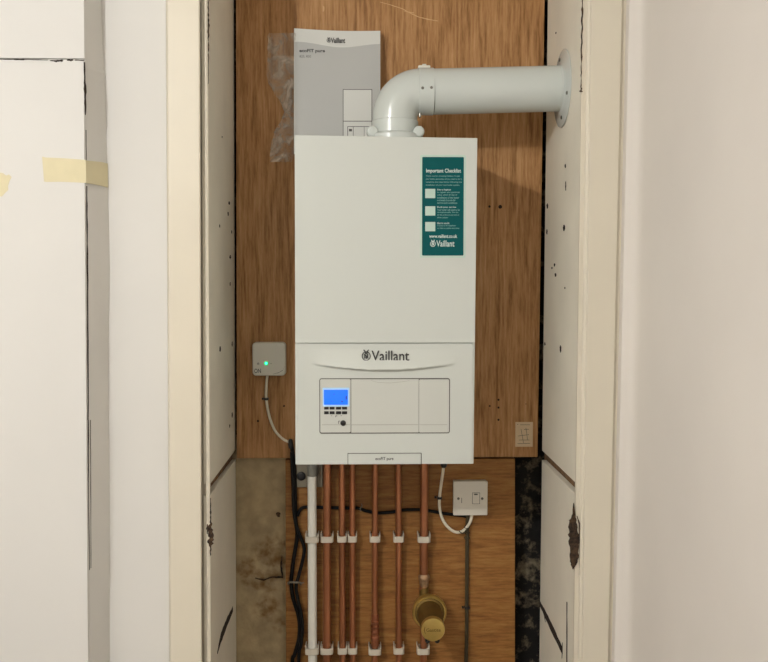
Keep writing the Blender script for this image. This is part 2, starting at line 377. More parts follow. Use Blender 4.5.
# alcove sides: boards with an open horizontal joint
def zpl(u, v, Y): return P(u, v, Y).z
zj1 = zpl(235, 456, YB); zj2 = zpl(541, 455, YB)
def side(name, ub_t, ub_b, uf_t, uf_b, out, zj, yend):
    objs = []
    for z0, z1 in ((0, zj-.012), (zj+.012, H)):
        b = MB(); n = 2
        def ring(z):
            xb = xat(ub_t, ub_b, YB, z); xf = xat(uf_t, uf_b, YF+.002, z)
            return [(xf, YF+.002, z), (xb, YB+yend, z), (xb+out*.014, YB+yend, z), (xf+out*.014, YF+.002, z)]
        b.loops([ring(z0), ring(z1)]); objs.append(struct(b.build(name, M['reveal'], bevel=.0012)))
    return objs
ra = side('wall_alcove_left', 233, 235.2, 208, 211, -1, zj1, .02)
rb = side('wall_alcove_right', 547.5, 539, 581.5, 573, 1, zj2, -.003)
struct(MB().box(-.40, -.35, YF+.02, YB+.1, 0, H).build('wall_left_core', M['timber'], smooth=False))
struct(MB().box(.478, .52, YF+.03, YB+.1, 0, H).build('wall_right_core', M['bitumen'], smooth=False))
struct(MB().box(-.40, .52, 2.30, 2.4, 0, H).build('wall_back', M['bitumen'], smooth=False))
# rough masonry strips left and right behind the lower board
def rough(name, u0, u1, Y, m, amp, z0=0, z1=None, back=.06, nx=22, nz=160):
    z1 = z1 or P(400, 440, YB).z; x0 = P(u0, 560, Y).x; x1 = P(u1, 560, Y).x; b = MB(); vs = []; fs = []
    for j in range(nz+1):
        for i in range(nx+1):
            x = x0+(x1-x0)*i/nx; z = z0+(z1-z0)*j/nz
            d = noise.fractal(Vector((x*22, z*22, 3.3)), 1.0, 2.0, 4)*amp
            vs.append((x, Y-d, z))
    for j in range(nz):
        for i in range(nx):
            a = j*(nx+1)+i; fs.append((a, a+1, a+nx+2, a+nx+1))
    b.add(vs, fs); b.box(x0, x1, Y+amp, Y+back, z0, z1)
    return b.build(name, m, angle=180)
struct(rough('wall_back_left', 230, 300, 2.226, M['plaster'], .0015), 'old stained plaster beside the lower board')
def blob(mb, cu, cv, ru, rv, Y, n=40, irr=.35, t=.0012):
    pts = []
    sd = random.uniform(0, 50)
    for i in range(n):
        a = 2*PI*i/n; k = 1 + irr*noise.noise(Vector((math.cos(a)*1.8+sd, math.sin(a)*1.8, 0)))*2 + irr*.5*noise.noise(Vector((math.cos(a)*6+sd, math.sin(a)*6, 0)))
        p = P(cu+ru*math.cos(a)*k, cv+rv*math.sin(a)*k, Y); pts.append((p.x, p.z))
    mb.face(pts, Y-t, Y+t); return mb
sm2 = MB()
ribbon(sm2, [P(u, v, 2.221) for u, v in ((255, 578), (264, 580), (272, 577), (283, 577))], [.001, .003, .002, .004], (0,0,1), (0,-1,0), .002)
ribbon(sm2, [P(u, v, 2.221) for u, v in ((282, 556), (281, 566), (283, 578))], [.001, .005, .002], (1,0,0), (0,-1,0), .002)
blob(sm2, 278, 514, 2, 2.4, 2.222); 
struct(sm2.build('wall_back_crack', M['chip'], smooth=False))
struct(rough('wall_back_right', 508, 547, 2.262, M['bitumen'], .006, back=.03), 'blackened masonry beside the lower board')

# ------------------------------------------------------------ plywood boards
def board(name, c0, c1, v_top, v_bot, Y, m, t, label):
    z1 = H if v_top is None else P(400, v_top, Y).z
    z0 = 0.0 if v_bot is None else P(400, v_bot, Y).z
    p = [(c0[0], c0[1], Y), (c1[0], c1[1], Y)]
    f0 = [(xat(*q, z0), Y) for q in p]; f1 = [(xat(*q, z1), Y) for q in p]
    g0 = f0 + [(f0[1][0], Y+t), (f0[0][0], Y+t)]; g1 = f1 + [(f1[1][0], Y+t), (f1[0][0], Y+t)]
    return tag(MB().plan(g0, g1, z0, z1).build(name, m, bevel=.001), label, 'board')
ub = board('plywood_board', (236, 237.2), (544.8, 534.4), None, 457.6, YB, M['ply'], .018, 'tall brown plywood backboard behind the white boiler')
lb = board('plywood_board', (284, 286), (515, 515), 459.2, None, YB+.002, M['ply2'], .018, 'lower plywood backboard behind the copper pipes')
hb = MB()
for u, v, r in ((489.5, 206.5, 1.2), (500.2, 206.8, 1.9), (298, 121, .8), (489.8, 406, .9), (498.5, 399.8, 1.1), (498.5, 407.6, 1.1), (498.5, 419.8, 1.1), (526, 404, .5), (258, 421, 1.2), (284, 406, 1.0)):
    p = P(u, v, YB-.0003); MB().cyl(p, p+Vector((0,.0006,0)), wt(r, YB), n=12).build('screw_hole', M['crack'], ub, smooth=False)

def scratch(pts, ws):
    b = MB(); ribbon(b, [P(u, v, YB-.0002) for u, v in pts], [wt(x, YB) for x in ws], (0,0,1), (0,-1,0), .0002); b.build('scratch', M['scratch'], ub, smooth=False)
M['scratch'] = mat('pale_bare_wood', rgb(205,170,125), .8)
scratch([(380, 2), (391, 5), (402, 8.5), (411, 13.5), (419, 17.2), (429, 19.5), (438, 21)], [.5, .8, .9, .8, .9, 1, .5])
scratch([(322.6, 9), (324.4, 9)], [7, 5]); scratch([(404, 11), (414, 13)], [.6, .6])
# ------------------------------------------------------------ chips and slits in the paint of the alcove sides
ch = MB()
def rv(u, v, X=None):                                 # point on right reveal
    Y = 2.0
    for _ in range(8):
        z = P(u, v, Y).z; t = None
        # intersect with slanted reveal
        p = P(u, v, Y); xb = xat(547.5, 539, YB, p.z); xf = xat(581.5, 573, YF, p.z)
        Y += 0.0
        xs = xf + (xb-xf)*(Y-YF)/(YB-YF); Y *= xs/p.x
    return P(u, v, Y) + Vector((-.0003, 0, 0))
def lv(u, v):
    Y = 2.0
    for _ in range(8):
        p = P(u, v, Y); xb = xat(233, 235.2, YB, p.z); xf = xat(208, 211, YF, p.z)
        xs = xf + (xb-xf)*(Y-YF)/(YB-YF); Y *= xs/p.x
    return P(u, v, Y) + Vector((.0003, 0, 0))
NR, NL = (-1,0,0), (1,0,0)
for seg, ws in (([(540, 603), (548, 620), (556, 637), (562.5, 651)], [.012, .018, .018, .014]), ([(562.5, 646), (562, 658)], [.02, .002]), ([(544, 613), (545.5, 622)], [.004, .001])):
    ribbon(ch, [rv(u, v) for u, v in seg], ws, (0,0,1), NR, jag=.12)
ribbon(ch, [rv(567, 602), rv(567, 640), rv(566.6, 700)], [.004, .006, .006], (0,1,0), NR)
for u, v, h, w_ in ((565.4, 166, 4, .004), (565.8, 186, 9, .003), (564, 228, 6, .008), (547.5, 206, 5, .008), (547, 232, 5, .006), (554.6, 265, 3, .006), (555.6, 275, 3.5, .009), (552, 268, 2, .005),
                    (560.6, 349, 7, .006), (545, 344, 3, .006), (565, 288, 2, .003), (556, 33, 2, .003)):
    ribbon(ch, [rv(u, v-h/2), rv(u, v), rv(u, v+h/2)], [w_*.8, w_*2.2, w_*.5], (0,1,0), NR, sub=3)
ch.build('paint_chip', M['crack'], rb[1], smooth=False)
cl = MB()
ribbon(cl, [lv(232.6, 609), lv(226, 624), lv(221, 637), lv(217.3, 653)], [.013, .02, .02, .004], (0,0,1), NL, jag=.12)
for u, v, h, w_ in ((229, 203, 3, .012), (228, 214, 4, .008), (219.5, 226, 3, .004), (231.5, 232, 3, .006), (230, 257, 4, .01), (230, 284, 4, .005), (220, 349, 5, .008), (232, 344, 5, .006), (232, 415, 5, .008), (229.5, 426, 3, .006), (222, 137, 2, .002)):
    ribbon(cl, [lv(u, v-h/2), lv(u, v), lv(u, v+h/2)], [w_*.8, w_*2.2, w_*.5], (0,1,0), NL, sub=3)
cl.build('paint_chip', M['crack'], ra[0], smooth=False)
# chipped front edges of the door frame and the old keeps
ce = MB()
def fr(u, v): return P(u, v, YF-.0046)
ribbon(ce, [fr(208.4, v) for v in (-5, 10, 25, 45, 60, 84)], [.0016, .0022, .003, .0016, .0014, .0006], (1,0,0), s, sub=6, jag=.6)
ribbon(ce, [P(210.6, v, YF-.003) for v in (498, 510, 522, 530, 540, 549, 556)], [.001, .002, .003, .010, .012, .004, .001], (1,0,0), s, .0012, jag=.5)
ribbon(ce, [P(207.4, v, YF-.0045) for v in (524, 528, 534)], [.001, .004, .001], (1,0,0), s, .001)
ce.build('chipped_edge', M['chip'], bpy.data.objects['trim_1'], smooth=False)
ce = MB()
ribbon(ce, [P(u, v, YF-.0046) for u, v in ((582.6, -5), (582.0, 12), (582, 30), (581.6, 50), (581.2, 70), (581.0, 86), (580.9, 92))], [.0022, .003, .002, .0026, .0018, .002, .005], (1,0,0), s, sub=6, jag=.6)
ribbon(ce, [P(u, v, YF-.0046) for u, v in ((573.6, 503), (573.8, 514), (572.8, 522), (573.5, 535), (574.4, 550), (574, 562), (573, 569))], [.001, .006, .016, .021, .020, .015, .002], (1,0,0), s, .0015, jag=.14)
ribbon(ce, [P(u, v, YF-.0046) for u, v in ((577, 516), (579.4, 524), (579.6, 545), (579.4, 575))], [.001, .003, .0022, .001], (1,0,0), s, .0012)
ribbon(ce, [P(u, v, YF-.0106) for u, v in ((583.6, 512), (583.9, 514))], [.003, .003], (1,0,0), s, .0008)
ribbon(ce, [P(587.6, v, YF-.0106) for v in (191, 193)], [.002, .002], (1,0,0), s, .0008)
ce.build('chipped_edge', M['chip'], bpy.data.objects['trim_2'], smooth=False)
# timber seen in the open joints
struct(MB().box(-.352, -.3385, YF+.03, YB+.02, zj1-.02, zj1+.02).build('trim_3', M['timber'], smooth=False))
struct(MB().box(.4595, .474, YF+.03, YB+.02, zj2-.02, zj2+.02).build('trim_4', M['timber'], smooth=False))
# small cracks at the board corner
# ------------------------------------------------------------ masking tape
def tape1():
    b = MB(); Y = YL-.0006; R = []
    top = [(42, 156.5), (46, 157.5), (60, 158), (75, 159), (86, 160)]; bot = [(44, 181.5), (46, 182), (60, 181.8), (75, 182.3), (86.3, 183)]
    for (a, b_), (c, d) in zip(top, bot):
        p, q = P(a, b_, Y), P(c, d, Y); R.append([p, q, q+Vector((0,.0004,0)), p+Vector((0,.0004,0))])
    xr = xat(84, 89, YL, P(86, 170, YL).z) + .0012
    for dy, u1, u2, vt, vb in ((.0, 86, 86, 160.5, 183), (.024, 0, 0, 161.3, 184.5), (.048, 0, 0, 162, 186), (.0695, 0, 0, 163.5, 187.5)):
        Yc = YL+dy; xx = xr + (XF(P(100,170,YD).z, 107)-xr)*(dy/(YD-YL)) + .0034 if dy else xr
        zt = P(90, vt, Yc).z; zb = P(90, vb, Yc).z
        R.append([(xx, Yc, zt), (xx, Yc, zb), (xx-.0008, Yc+.0004, zb), (xx-.0008, Yc+.0004, zt)])
    return MB().loops(R)
tag(tape1().build('masking_tape', M['tape'], angle=60), 'long strip of yellow masking tape wrapped round the left wall corner', 'tape')
b = MB(); Y = YL-.0004
pts = [(-6, 172), (3, 173), (6, 175.5), (9, 174.5), (11.5, 177), (9.5, 181), (8, 186), (8.2, 190), (5, 193), (2, 196.5), (-6, 196)]
b.face([(P(u, v, Y).x, P(u, v, Y).z) for u, v in pts], Y-.0003, Y+.0003)
tag(b.build('masking_tape', M['tape'], smooth=False), 'torn scrap of yellow masking tape on the cupboard door at the left edge', 'tape')

# ------------------------------------------------------------ the boiler
YO = 1.885                                            # its front
bx0, bx1 = P(295.2, 300, YO).x, P(475, 300, YO).x
bz1, bz0 = P(385, 135.3, YO).z, P(385, 464, YO).z
zs = P(385, 343.5, YO).z
TL, TR, BL, BR = P(294.6, 134.9, YO), P(477.4, 138.0, YO), P(295.4, 464, YO), P(473.6, 464, YO)
def ex(sd, z):
    a, b_ = ((BL, TL), (BR, TR))[sd]; return a.x + (b_.x-a.x)*(z-a.z)/(b_.z-a.z)
def quad(z0, zl, zr, g=0): return [(ex(0, z0)+g, z0), (ex(1, z0)-g, z0), (ex(1, zr)-g, zr), (ex(0, zl)+g, zl)]
bz1 = (TL.z+TR.z)/2
boiler = thing('wall_boiler', 'white wall-hung gas boiler with blue display in the middle of the alcove', 'boiler', ((bx0+bx1)/2, YB, bz0))
MB().face(quad(bz0+.002, TL.z-.0005, TR.z-.0005, .0006), YO+.004, YB-.0005).build('casing', M['boiler'], boiler, bevel=.003)
b = MB().face(quad(zs+.0010, TL.z, TR.z), YO, YO+.0045)
for sd, w_ in ((0, .009), (1, -.009)):
    a, c = sorted((ex(sd, zs), ex(sd, zs)+w_)); b.box(a+.0004, c, YO+.0004, YO+.0045, zs-.0012, zs+.0012)
b.build('upper_front_panel', M['boiler'], boiler, bevel=.0022)
def fascia():
    b = MB(); nx, nz = 100, 150; vs = []; fs = []
    za, zb = zs-.0010, bz0; xm = P(384.5, 366, YO).x; hw = wt(72, YO)
    zc0 = P(384, 369.2, YO).z; rise = wt(5.8, YO)
    for j in range(nz+1):
        for i in range(nx+1):
            z = za + (zb-za)*j/nz; xl, xr2 = ex(0, z), ex(1, z); x = xl + (xr2-xl)*i/nx
            s_ = (x-xm)/hw; zc = zc0 + rise*min(1.3, s_*s_)
            amp = .0130*max(0, 1-abs(s_)**2.2) if abs(s_) < 1 else 0
            zt = zs-.012
            if z > zc: d = amp*max(0, min(1, (zt-z)/(zt-zc)))**1.4
            else: d = amp*max(0, 1-(zc-z)/.0035)**1.0*.999
            e = min(x-xl, xr2-x); ed = 0
            if e < .004: ed = .004-math.sqrt(max(0, .004**2-(.004-e)**2))
            vs.append((x, YO-.001-d+ed*.8, z))
    for j in range(nz):
        for i in range(nx):
            a = j*(nx+1)+i; fs.append((a, a+nx+1, a+nx+2, a+1))
    b.add(vs, fs); b.box(ex(0, zb)+.0006, ex(1, zb)-.0006, YO+.0035, YO+.006, zb+.001, za); return b
fas = fascia().build('lower_cover', M['boiler'], boiler, angle=70)
# control panel
YC = YO-.001
x0, x1, z0, z1 = uvrect(319.3, 378.3, 449.8, 433.2, YO)
cp = MB().face(rrect(x0, x1, z0, z1, .005), YC-.0004, YC+.001).build('control_panel', M['seam'], boiler, smooth=False)
def plate(name, u0, v0, u1, v1, t, m, par, r=.0008, bevel=.0003, Y=YC):
    a, b_, c, d = uvrect(u0, v0, u1, v1, YO); return MB().face(rrect(a, b_, c, d, r), Y-t, Y).build(name, m, par, bevel=bevel)
plate('display_surround', 320.1, 379.1, 350.7, 432.3, .0014, M['boiler2'], cp, .003)
plate('door_flap', 351.2, 379.2, 418.6, 432.3, .0014, M['boiler2'], cp)
plate('side_flap', 419.0, 379.3, 448.9, 432.3, .0014, M['boiler2'], cp, .003)
b = MB()
for u0, u1 in ((322, 350.0), (351.6, 417.9), (419.6, 447)):
    a, b_, c, d = uvrect(u0, 424.3, u1, 424.8, YO); b.box(a, b_, YC-.0016, YC-.001, c, d)
b.build('seam_line', mat('faint_seam', rgb(176,175,168), .6), cp, smooth=False)
b = MB(); pts = [P(u, v, YC-.0014) for u, v in ((371, 380.6), (378, 382.5), (391, 383), (404, 381.5), (410, 380.6))]
ribbon(b, pts, [.0003, .0007, .0008, .0007, .0003], (0,0,1), s, .0002, 0)
b.build('finger_notch', mat('faint_notch', rgb(168,166,158), .6), cp, smooth=False)
plate('screen_glow', 322.7, 387.6, 349.4, 406.3, .0017, M['lcdglow'], cp, .0022, 0)
scr = plate('display_screen', 323.9, 389.6, 348.0, 404.6, .0021, M['lcd'], cp, .0016, 0)
b = MB()
for u0, v0, u1, v1 in ((345.6, 395.5, 346.8, 399.4), (333.6, 393.6, 334.5, 394.4), (341.4, 400.7, 342.8, 402), (331.5, 401, 332.3, 401.6)):
    a, b_, c, d = uvrect(u0, v0, u1, v1, YO); b.box(a, b_, YC-.0023, YC-.002, c, d)
b.build('screen_symbol', M['lcdseg'], scr, smooth=False)
for v0, v1 in ((406.7, 409.3), (411.1, 414.0)):
    for u0, u1 in ((324.2, 328.8), (329.6, 334.6), (336.0, 341.2), (342.0, 347.2)):
        plate('button', u0, v0, u1, v1, .0024, M['black'], cp, .0006, .0002)
p = P(343.2, 422.9, YO)
k = MB().lathe((p.x, YC-.001, p.z), (0,-1,0), [(0, .0062), (.001, .0062), (.0014, .0054), (.004, .005), (.0045, .0042)], 24).build('pressure_knob', M['black'], cp)
b = MB()
for u0, v0, u1, v1 in ((338.4, 420.6, 340.2, 421.2), (338.2, 421.2, 338.8, 423.6), (335.6, 415.4, 337.2, 416.0), (335.4, 416, 336, 417), (331, 415.4, 332, 415.8), (340.6, 415.3, 342, 415.7)):
    a, b_, c, d = uvrect(u0, v0, u1, v1, YO); b.box(a, b_, YC-.0017, YC-.0012, c, d)
b.build('control_symbol', M['grey'], cp, smooth=False)
# bottom tray
tr_ = plate('bottom_flap', 348.2, 453.6, 420.8, 463.7, .0035, M['boiler'], boiler, .0012, .0006)
b = MB()
for u0, v0, u1, v1 in ((347.6, 453.0, 421.4, 453.7), (347.6, 453.0, 348.2, 464.4), (420.8, 453.0, 421.5, 464.4)):
    a, b_, c, d = uvrect(u0, v0, u1, v1, YO); b.box(a, b_, YC-.0008, YC+.0004, c, d)
b.build('flap_gap', M['seam'], tr_, smooth=False)
YT = YC-.0038
text('flap_text', 'ecoFIT pure', 375.3, 457.1, 393.5, 461.0, YT, M['print'], tr_, .02)
# logo
def emblem(cu, cv, r, Y, mb, fn=None):
    c = P(cu, cv, Y); R = wt(r, YO); n = 28
    def add(pts, fs): mb.add([fn(p) for p in pts] if fn else pts, fs)
    o = []; 
    for i in range(n):
        a = 2*PI*i/n; o.append((c.x+R*.95*math.cos(a), Y, c.z+R*1.0*math.sin(a))); o.append((c.x+R*.76*math.cos(a), Y, c.z+R*.81*math.sin(a)))
    add(o, [(2*i, 2*i+1, (2*i+3) % (2*n), (2*i+2) % (2*n)) for i in range(n)])
    def stroke(pts, w_):
        for i in range(len(pts)-1):
            a = Vector((c.x+pts[i][0]*R, Y, c.z+pts[i][1]*R)); b_ = Vector((c.x+pts[i+1][0]*R, Y, c.z+pts[i+1][1]*R))
            t = (b_-a).normalized(); nn_ = Vector((t.z, 0, -t.x))*w_*R*.5
            add([a-nn_, b_-nn_, b_+nn_, a+nn_], [(0,1,2,3)])
    # the hare: two ears above the ring, head, body and feet inside
    stroke([(-.55, 1.35), (-.2, .95), (-.1, .45)], .24); stroke([(.55, 1.35), (.2, .95), (.1, .45)], .24)
    stroke([(-.32, .5), (-.28, -.05), (-.4, -.55)], .22); stroke([(.32, .5), (.28, -.05), (.4, -.55)], .22)
    stroke([(-.3, .35), (.3, -.25)], .24); stroke([(.0, -.1), (.02, -.6)], .26)
YT = YO-.0045
lg = MB(); emblem(366.2, 356.1, 4.7, YT-.002, lg); emb = lg.build('emblem', M['print'], boiler, smooth=False)
text('logo_text', 'Vaillant', 371.4, 350.6, 409.3, 360.9, YT-.002, M['print'], boiler, .010)
# checklist sticker
YS = YO-.0004
a, b_, c, d = uvrect(420.2, 155.0, 465.4, 257.8, YO)
st = MB().face(rrect(a, b_, c, d, .003), YS-.0003, YS+.0004).build('checklist_sticker', M['stick'], boiler, smooth=False); st['label'] = 'teal checklist sticker with white print'
a, b_, c, d = uvrect(422.2, 157.0, 463.4, 255.6, YO)
MB().face(rrect(a, b_, c, d, .0022), YS-.0005, YS-.0002).build('sticker_field', M['teal'], st, smooth=False)
YI = YS-.0007
text('sticker_heading', 'Important Checklist', 426.2, 168.6, 461.0, 173.8, YI, M['ink'], st, .015)
b = MB()
paras = [(425.8, 175.2, ['Thank you for choosing Vaillant. To get', 'your boiler guarantee, all you need to do is', 'complete the steps below following the', 'installation of your new boiler system.'], 3.0, [34, 36, 36, 34]),
         (437.2, 188.9, ['Scan to Register', 'to register your guarantee', 'online within 30 days of', 'installation of the boiler', 'and benefit from the full', 'terms and conditions'], 2.6, [14, 22.5, 20, 22, 18, 20]),
         (437.2, 206.3, ['Book your service', 'Your boiler will need to be', 'serviced annually. You can', 'do this online at any time of', 'the year'], 2.6, [19, 22.5, 21, 22, 11]),
         (437.2, 222.2, ['Get in touch', 'Contact us by telephone', 'or visit us online any time'], 2.6, [12, 18.5, 22])]
for u0, v0, lines, lh, ws in paras:
    bh = MB()
    for i, (t, w_) in enumerate(zip(lines, ws)):
        text('', t, u0, v0+i*lh, u0+w_, v0+i*lh+1.9, YI, None, None, .01, mb=(bh if (i == 0 and len(ws) != 4) else b))
    if bh.v: bh.build('sticker_subheading', M['ink'], st, smooth=False)
b.build('sticker_small_print', M['ink2'], st, smooth=False)
for v0 in (188.9, 206.3, 222.0):                       # the pale squares where the scan codes sit, left plain
    a, b_, c, d = uvrect(425.2, v0, 435.2, v0+9.3, YO)
    MB().box(a, b_, YI, YI+.0003, c, d).build('sticker_square', M['stick'], st, smooth=False)
text('sticker_web_address', 'www.vaillant.co.uk', 429.2, 234.4, 457.2, 237.9, YI, M['ink'], st, .02)
b = MB(); emblem(432.9, 243.9, 2.9, YI, b); text('', 'Vaillant', 436.4, 240.4, 454.4, 246.6, YI, None, None, .012, mb=b)
b.build('sticker_logo', M['ink'], st, smooth=False)

# ------------------------------------------------------------ flue
YP = 2.0; r = .0505
cz = P(437, 91.8, YP).z; cxv = P(395, 120, YP).x
xr_end = xat(547.5, 539, YB, cz); xf_ = xat(581.5, 573, YF, cz); xrev = xf_ + (xr_end-xf_)*(YP-YF)/(YB-YF)
flue = thing('boiler_flue', 'white round flue pipe bending from the boiler top into the right alcove side', 'flue', (cxv, YP, bz1))
Rb = .058; bcx, bcz = cxv+Rb, cz-Rb
def ring(c, t, rr, n=48):
    e1 = Vector((0,1,0)); e2 = t.cross(e1).normalized(); return [c + (e1*math.cos(2*PI*i/n) + e2*math.sin(2*PI*i/n))*rr for i in range(n)]
R = [ring(Vector((cxv, YP, bz1+.012)), Vector((0,0,1)), r+.002), ring(Vector((cxv, YP, bcz-.010)), Vector((0,0,1)), r+.002), ring(Vector((cxv, YP, bcz-.0085)), Vector((0,0,1)), r)]
for i in range(0, 19):
    a = PI/2*i/18; c = Vector((bcx-Rb*math.cos(a), YP, bcz+Rb*math.sin(a))); t = Vector((math.sin(a), 0, math.cos(a))); R.append(ring(c, t, r))
xe = P(418, 91, YP).x; xe2 = P(433, 91, YP).x
R.append(ring(Vector((xe, YP, cz)), Vector((1,0,0)), r)); R.append(ring(Vector((xe+.0006, YP, cz)), Vector((1,0,0)), r+.0016)); R.append(ring(Vector((xe2, YP, cz)), Vector((1,0,0)), r+.0016)); R.append(ring(Vector((xe2+.0004, YP, cz)), Vector((1,0,0)), r-.003))
MB().loops(R).build('elbow', M['flue'], flue, angle=40)
MB().cyl((xe2+.0008, YP, cz), (xrev-.003, YP, cz+.0085), r, n=48).build('straight_tube', M['flue'], flue)
b = MB(); b.lathe((xrev-.0012, YP, cz+.0085), (-1,0,0), [(0, .086), (.0015, .086), (.003, .082), (.0045, .060), (.008, .0515), (.012, .0512)], 48)
fl = b.build('wall_flange', M['flue'], flue, angle=50)
for ang in (100, 190, 250, 10):
    a = math.radians(ang); p = Vector((xrev-.0052, YP + .068*math.sin(a), cz+.0085 + .068*math.cos(a)))
    MB().lathe(p, (-1,0,0), [(0, .0042), (.002, .004), (.003, .002)], 12).build('flange_screw', M['steel'], fl)
b = MB(); b.lathe((cxv, YP, bz1), (0,0,1), [(0, .063), (.018, .063), (.021, .060), (.024, .0535)], 48)
MB.build(b, 'collar', M['flue'], flue)
for sx, rr in ((-1, .0125), (1, .0125)):
    q = Vector((cxv+sx*.0515, YP-.030, bz1+.024)); b = MB()
    b.lathe(q+Vector((0, .02, 0)), (0,-1,0), [(0, rr*.7), (.002, rr), (.030, rr), (.033, rr*.8), (.034, rr*.4)], 24)
    b.box(q.x-.005 if sx < 0 else q.x-.012, q.x+.012 if sx < 0 else q.x+.005, YP-.036, YP, bz1, q.z-.003)
    b.build('collar_lug', M['flue'], flue, bevel=.0008)
p = P(424, 69, YP)
b = MB(); b.box(p.x-.0135, p.x+.0135, YP-.012, YP+.012, cz+r-.0005, cz+r+.006)
tc_ = b.build('test_point_cap', M['pvc'], flue, bevel=.002)
MB().box(p.x-.0045, p.x+.0045, YP-.0125, YP+.008, cz+r+.006, cz+r+.0085).build('cap_grip', M['pvc'], tc_, bevel=.001)
for u, v in ((422.6, 88), (431.4, 87.6)):
    q = P(u, v, YP-r); ang = math.asin((q.z-cz)/r); nrm = Vector((0, -math.cos(ang), math.sin(ang))); q = Vector((q.x, YP, cz)) + nrm*(r+.0012)
    MB().lathe(q, nrm, [(0, .0034), (.0015, .003), (.0022, .0015)], 12).build('elbow_screw', M['steel'], flue)
q = P(420, 115, YP-.03)
MB().lathe(q+Vector((0,0,.004)), (0,0,-1), [(0, .003), (.008, .003), (.010, .0015)], 10).build('earth_stud', M['steel'], flue)

# ------------------------------------------------------------ installation booklet in its bag
ZB = bz1 + .0005
K = thing('instruction_booklet', 'grey and white instruction booklet standing on the boiler against the board', 'booklet', (P(337, 90, 2.16).x, 2.15, ZB))
def bk(u, v, off=0.0):                                 # point on the bowed cover
    t = (150-v)/120.0; Y = 2.150 + .030*t
    e = max(0, (303-u)/9.0); e2 = max(0, min(1, (u-303)/77)); Y += .009*e*e - .004*math.sin(e2*PI)
    return P(u, v, Y) + Vector((0, -off, 0))
def cover(top, left, right, off, name, m, th, wave=None, vb=154):
    nu, nv = 28, 16; A = []; B = []; vs = []; fs = []
    for j in range(nv+1):
        for i in range(nu+1):
            s_ = i/nu; u = left+(right-left)*s_; vt = top(s_); v = vt + (vb-vt)*j/nv
            p = bk(u, v, off); vs.append(Vector((p.x, p.y, max(p.z, ZB))))
    n = len(vs); vs += [q+Vector((0, th, 0)) for q in vs]
    W = nu+1
    for j in range(nv):
        for i in range(nu):
            a = j*W+i; fs.append((a, a+W, a+W+1, a+1)); fs.append((n+a, n+a+1, n+a+W+1, n+a+W))
    bd = [i for i in range(W)] + [j*W+nu for j in range(1, nv+1)] + [nv*W+i for i in range(nu-1, -1, -1)] + [j*W for j in range(nv-1, 0, -1)]
    for i in range(len(bd)):
        a, c = bd[i], bd[(i+1) % len(bd)]; fs.append((a, c, n+c, n+a))
    return MB().add(vs, fs).build(name, m, K, angle=50)
cover(lambda s_: 29+3*s_, 294.6, 379.0, -.0035, 'inner_pages', M['paper'], .007)
cv = cover(lambda s_: 28.2+2.6*s_+1.2*math.sin(s_*PI), 294.0, 380.3, .0, 'front_cover', M['paper'], .002)
def wave(s_): return 41.8 + 2.2*s_ + 4.4*max(0, math.sin((s_-.05)*PI*1.02))**2*1.0 if s_ > .05 else 41.8
def grey():
    nu, nv = 40, 20; vs = []; fs = []
    for j in range(nv+1):
        for i in range(nu+1):
            s_ = i/nu; u = 294.4+(380-294.4)*s_; v = wave(s_) + (152-wave(s_))*j/nv
            p = bk(u, v, .0004); vs.append(Vector((p.x, p.y, max(p.z, ZB+.0002))))
    for j in range(nv):
        for i in range(nu): a = j*(nu+1)+i; fs.append((a, a+nu+1, a+nu+2, a+1))
    return MB().add(vs, fs)
grey().build('cover_print', M['paperg'], cv)
def onbk(off):
    def f(p):
        d = Vector(p)-Vector((0,0,EYE)); u = 384 + F*d.dot(_r)/d.dot(_f); v = 331 - F*d.dot(_u)/d.dot(_f); return bk(u, v, off)
    return f
text('cover_heading', 'ecoFIT pure', 299.3, 49.0, 325.0, 53.4, 2.16, M['print'], cv, .03, fn=onbk(.0008))
text('cover_subheading', '825, 830', 299.6, 55.3, 311.0, 58.0, 2.16, M['grey'], cv, .0, fn=onbk(.0008))
b = MB(); text('', 'Vaillant', 330.8, 37.8, 345.2, 43.2, 2.16, None, None, .03, mb=b, fn=onbk(.0008)); emblem(328.8, 40.4, 2.5, 2.16, b, onbk(.0008))
b.build('cover_logo', M['print'], cv, smooth=False)
def bquad(mb, u0, v0, u1, v1, off):
    n = 8
    for i in range(n):
        a = u0+(u1-u0)*i/n; c = u0+(u1-u0)*(i+1)/n; mb.add([bk(a, v1, off), bk(c, v1, off), bk(c, v0, off), bk(a, v0, off)], [(0,1,2,3)])
b = MB(); bquad(b, 342.8, 89.2, 372.2, 152, .0007); dr = b.build('cover_drawing', M['grey'], cv, smooth=False)
b = MB(); bquad(b, 343.5, 89.9, 371.5, 120.9, .0010); bquad(b, 343.5, 121.6, 371.5, 152, .0010); b.build('drawing_body', M['paper'], dr, smooth=False)
b = MB(); bquad(b, 347.4, 126.4, 369.2, 127.0, .0013); bquad(b, 347.4, 126.4, 348, 140, .0013); bquad(b, 368.6, 126.4, 369.2, 140, .0013); bquad(b, 353, 126.4, 353.5, 140, .0013); bquad(b, 364, 126.4, 364.4, 140, .0013); bquad(b, 349, 129, 352, 131.5, .0013)
b.build('drawing_panel', M['grey'], dr, smooth=False)
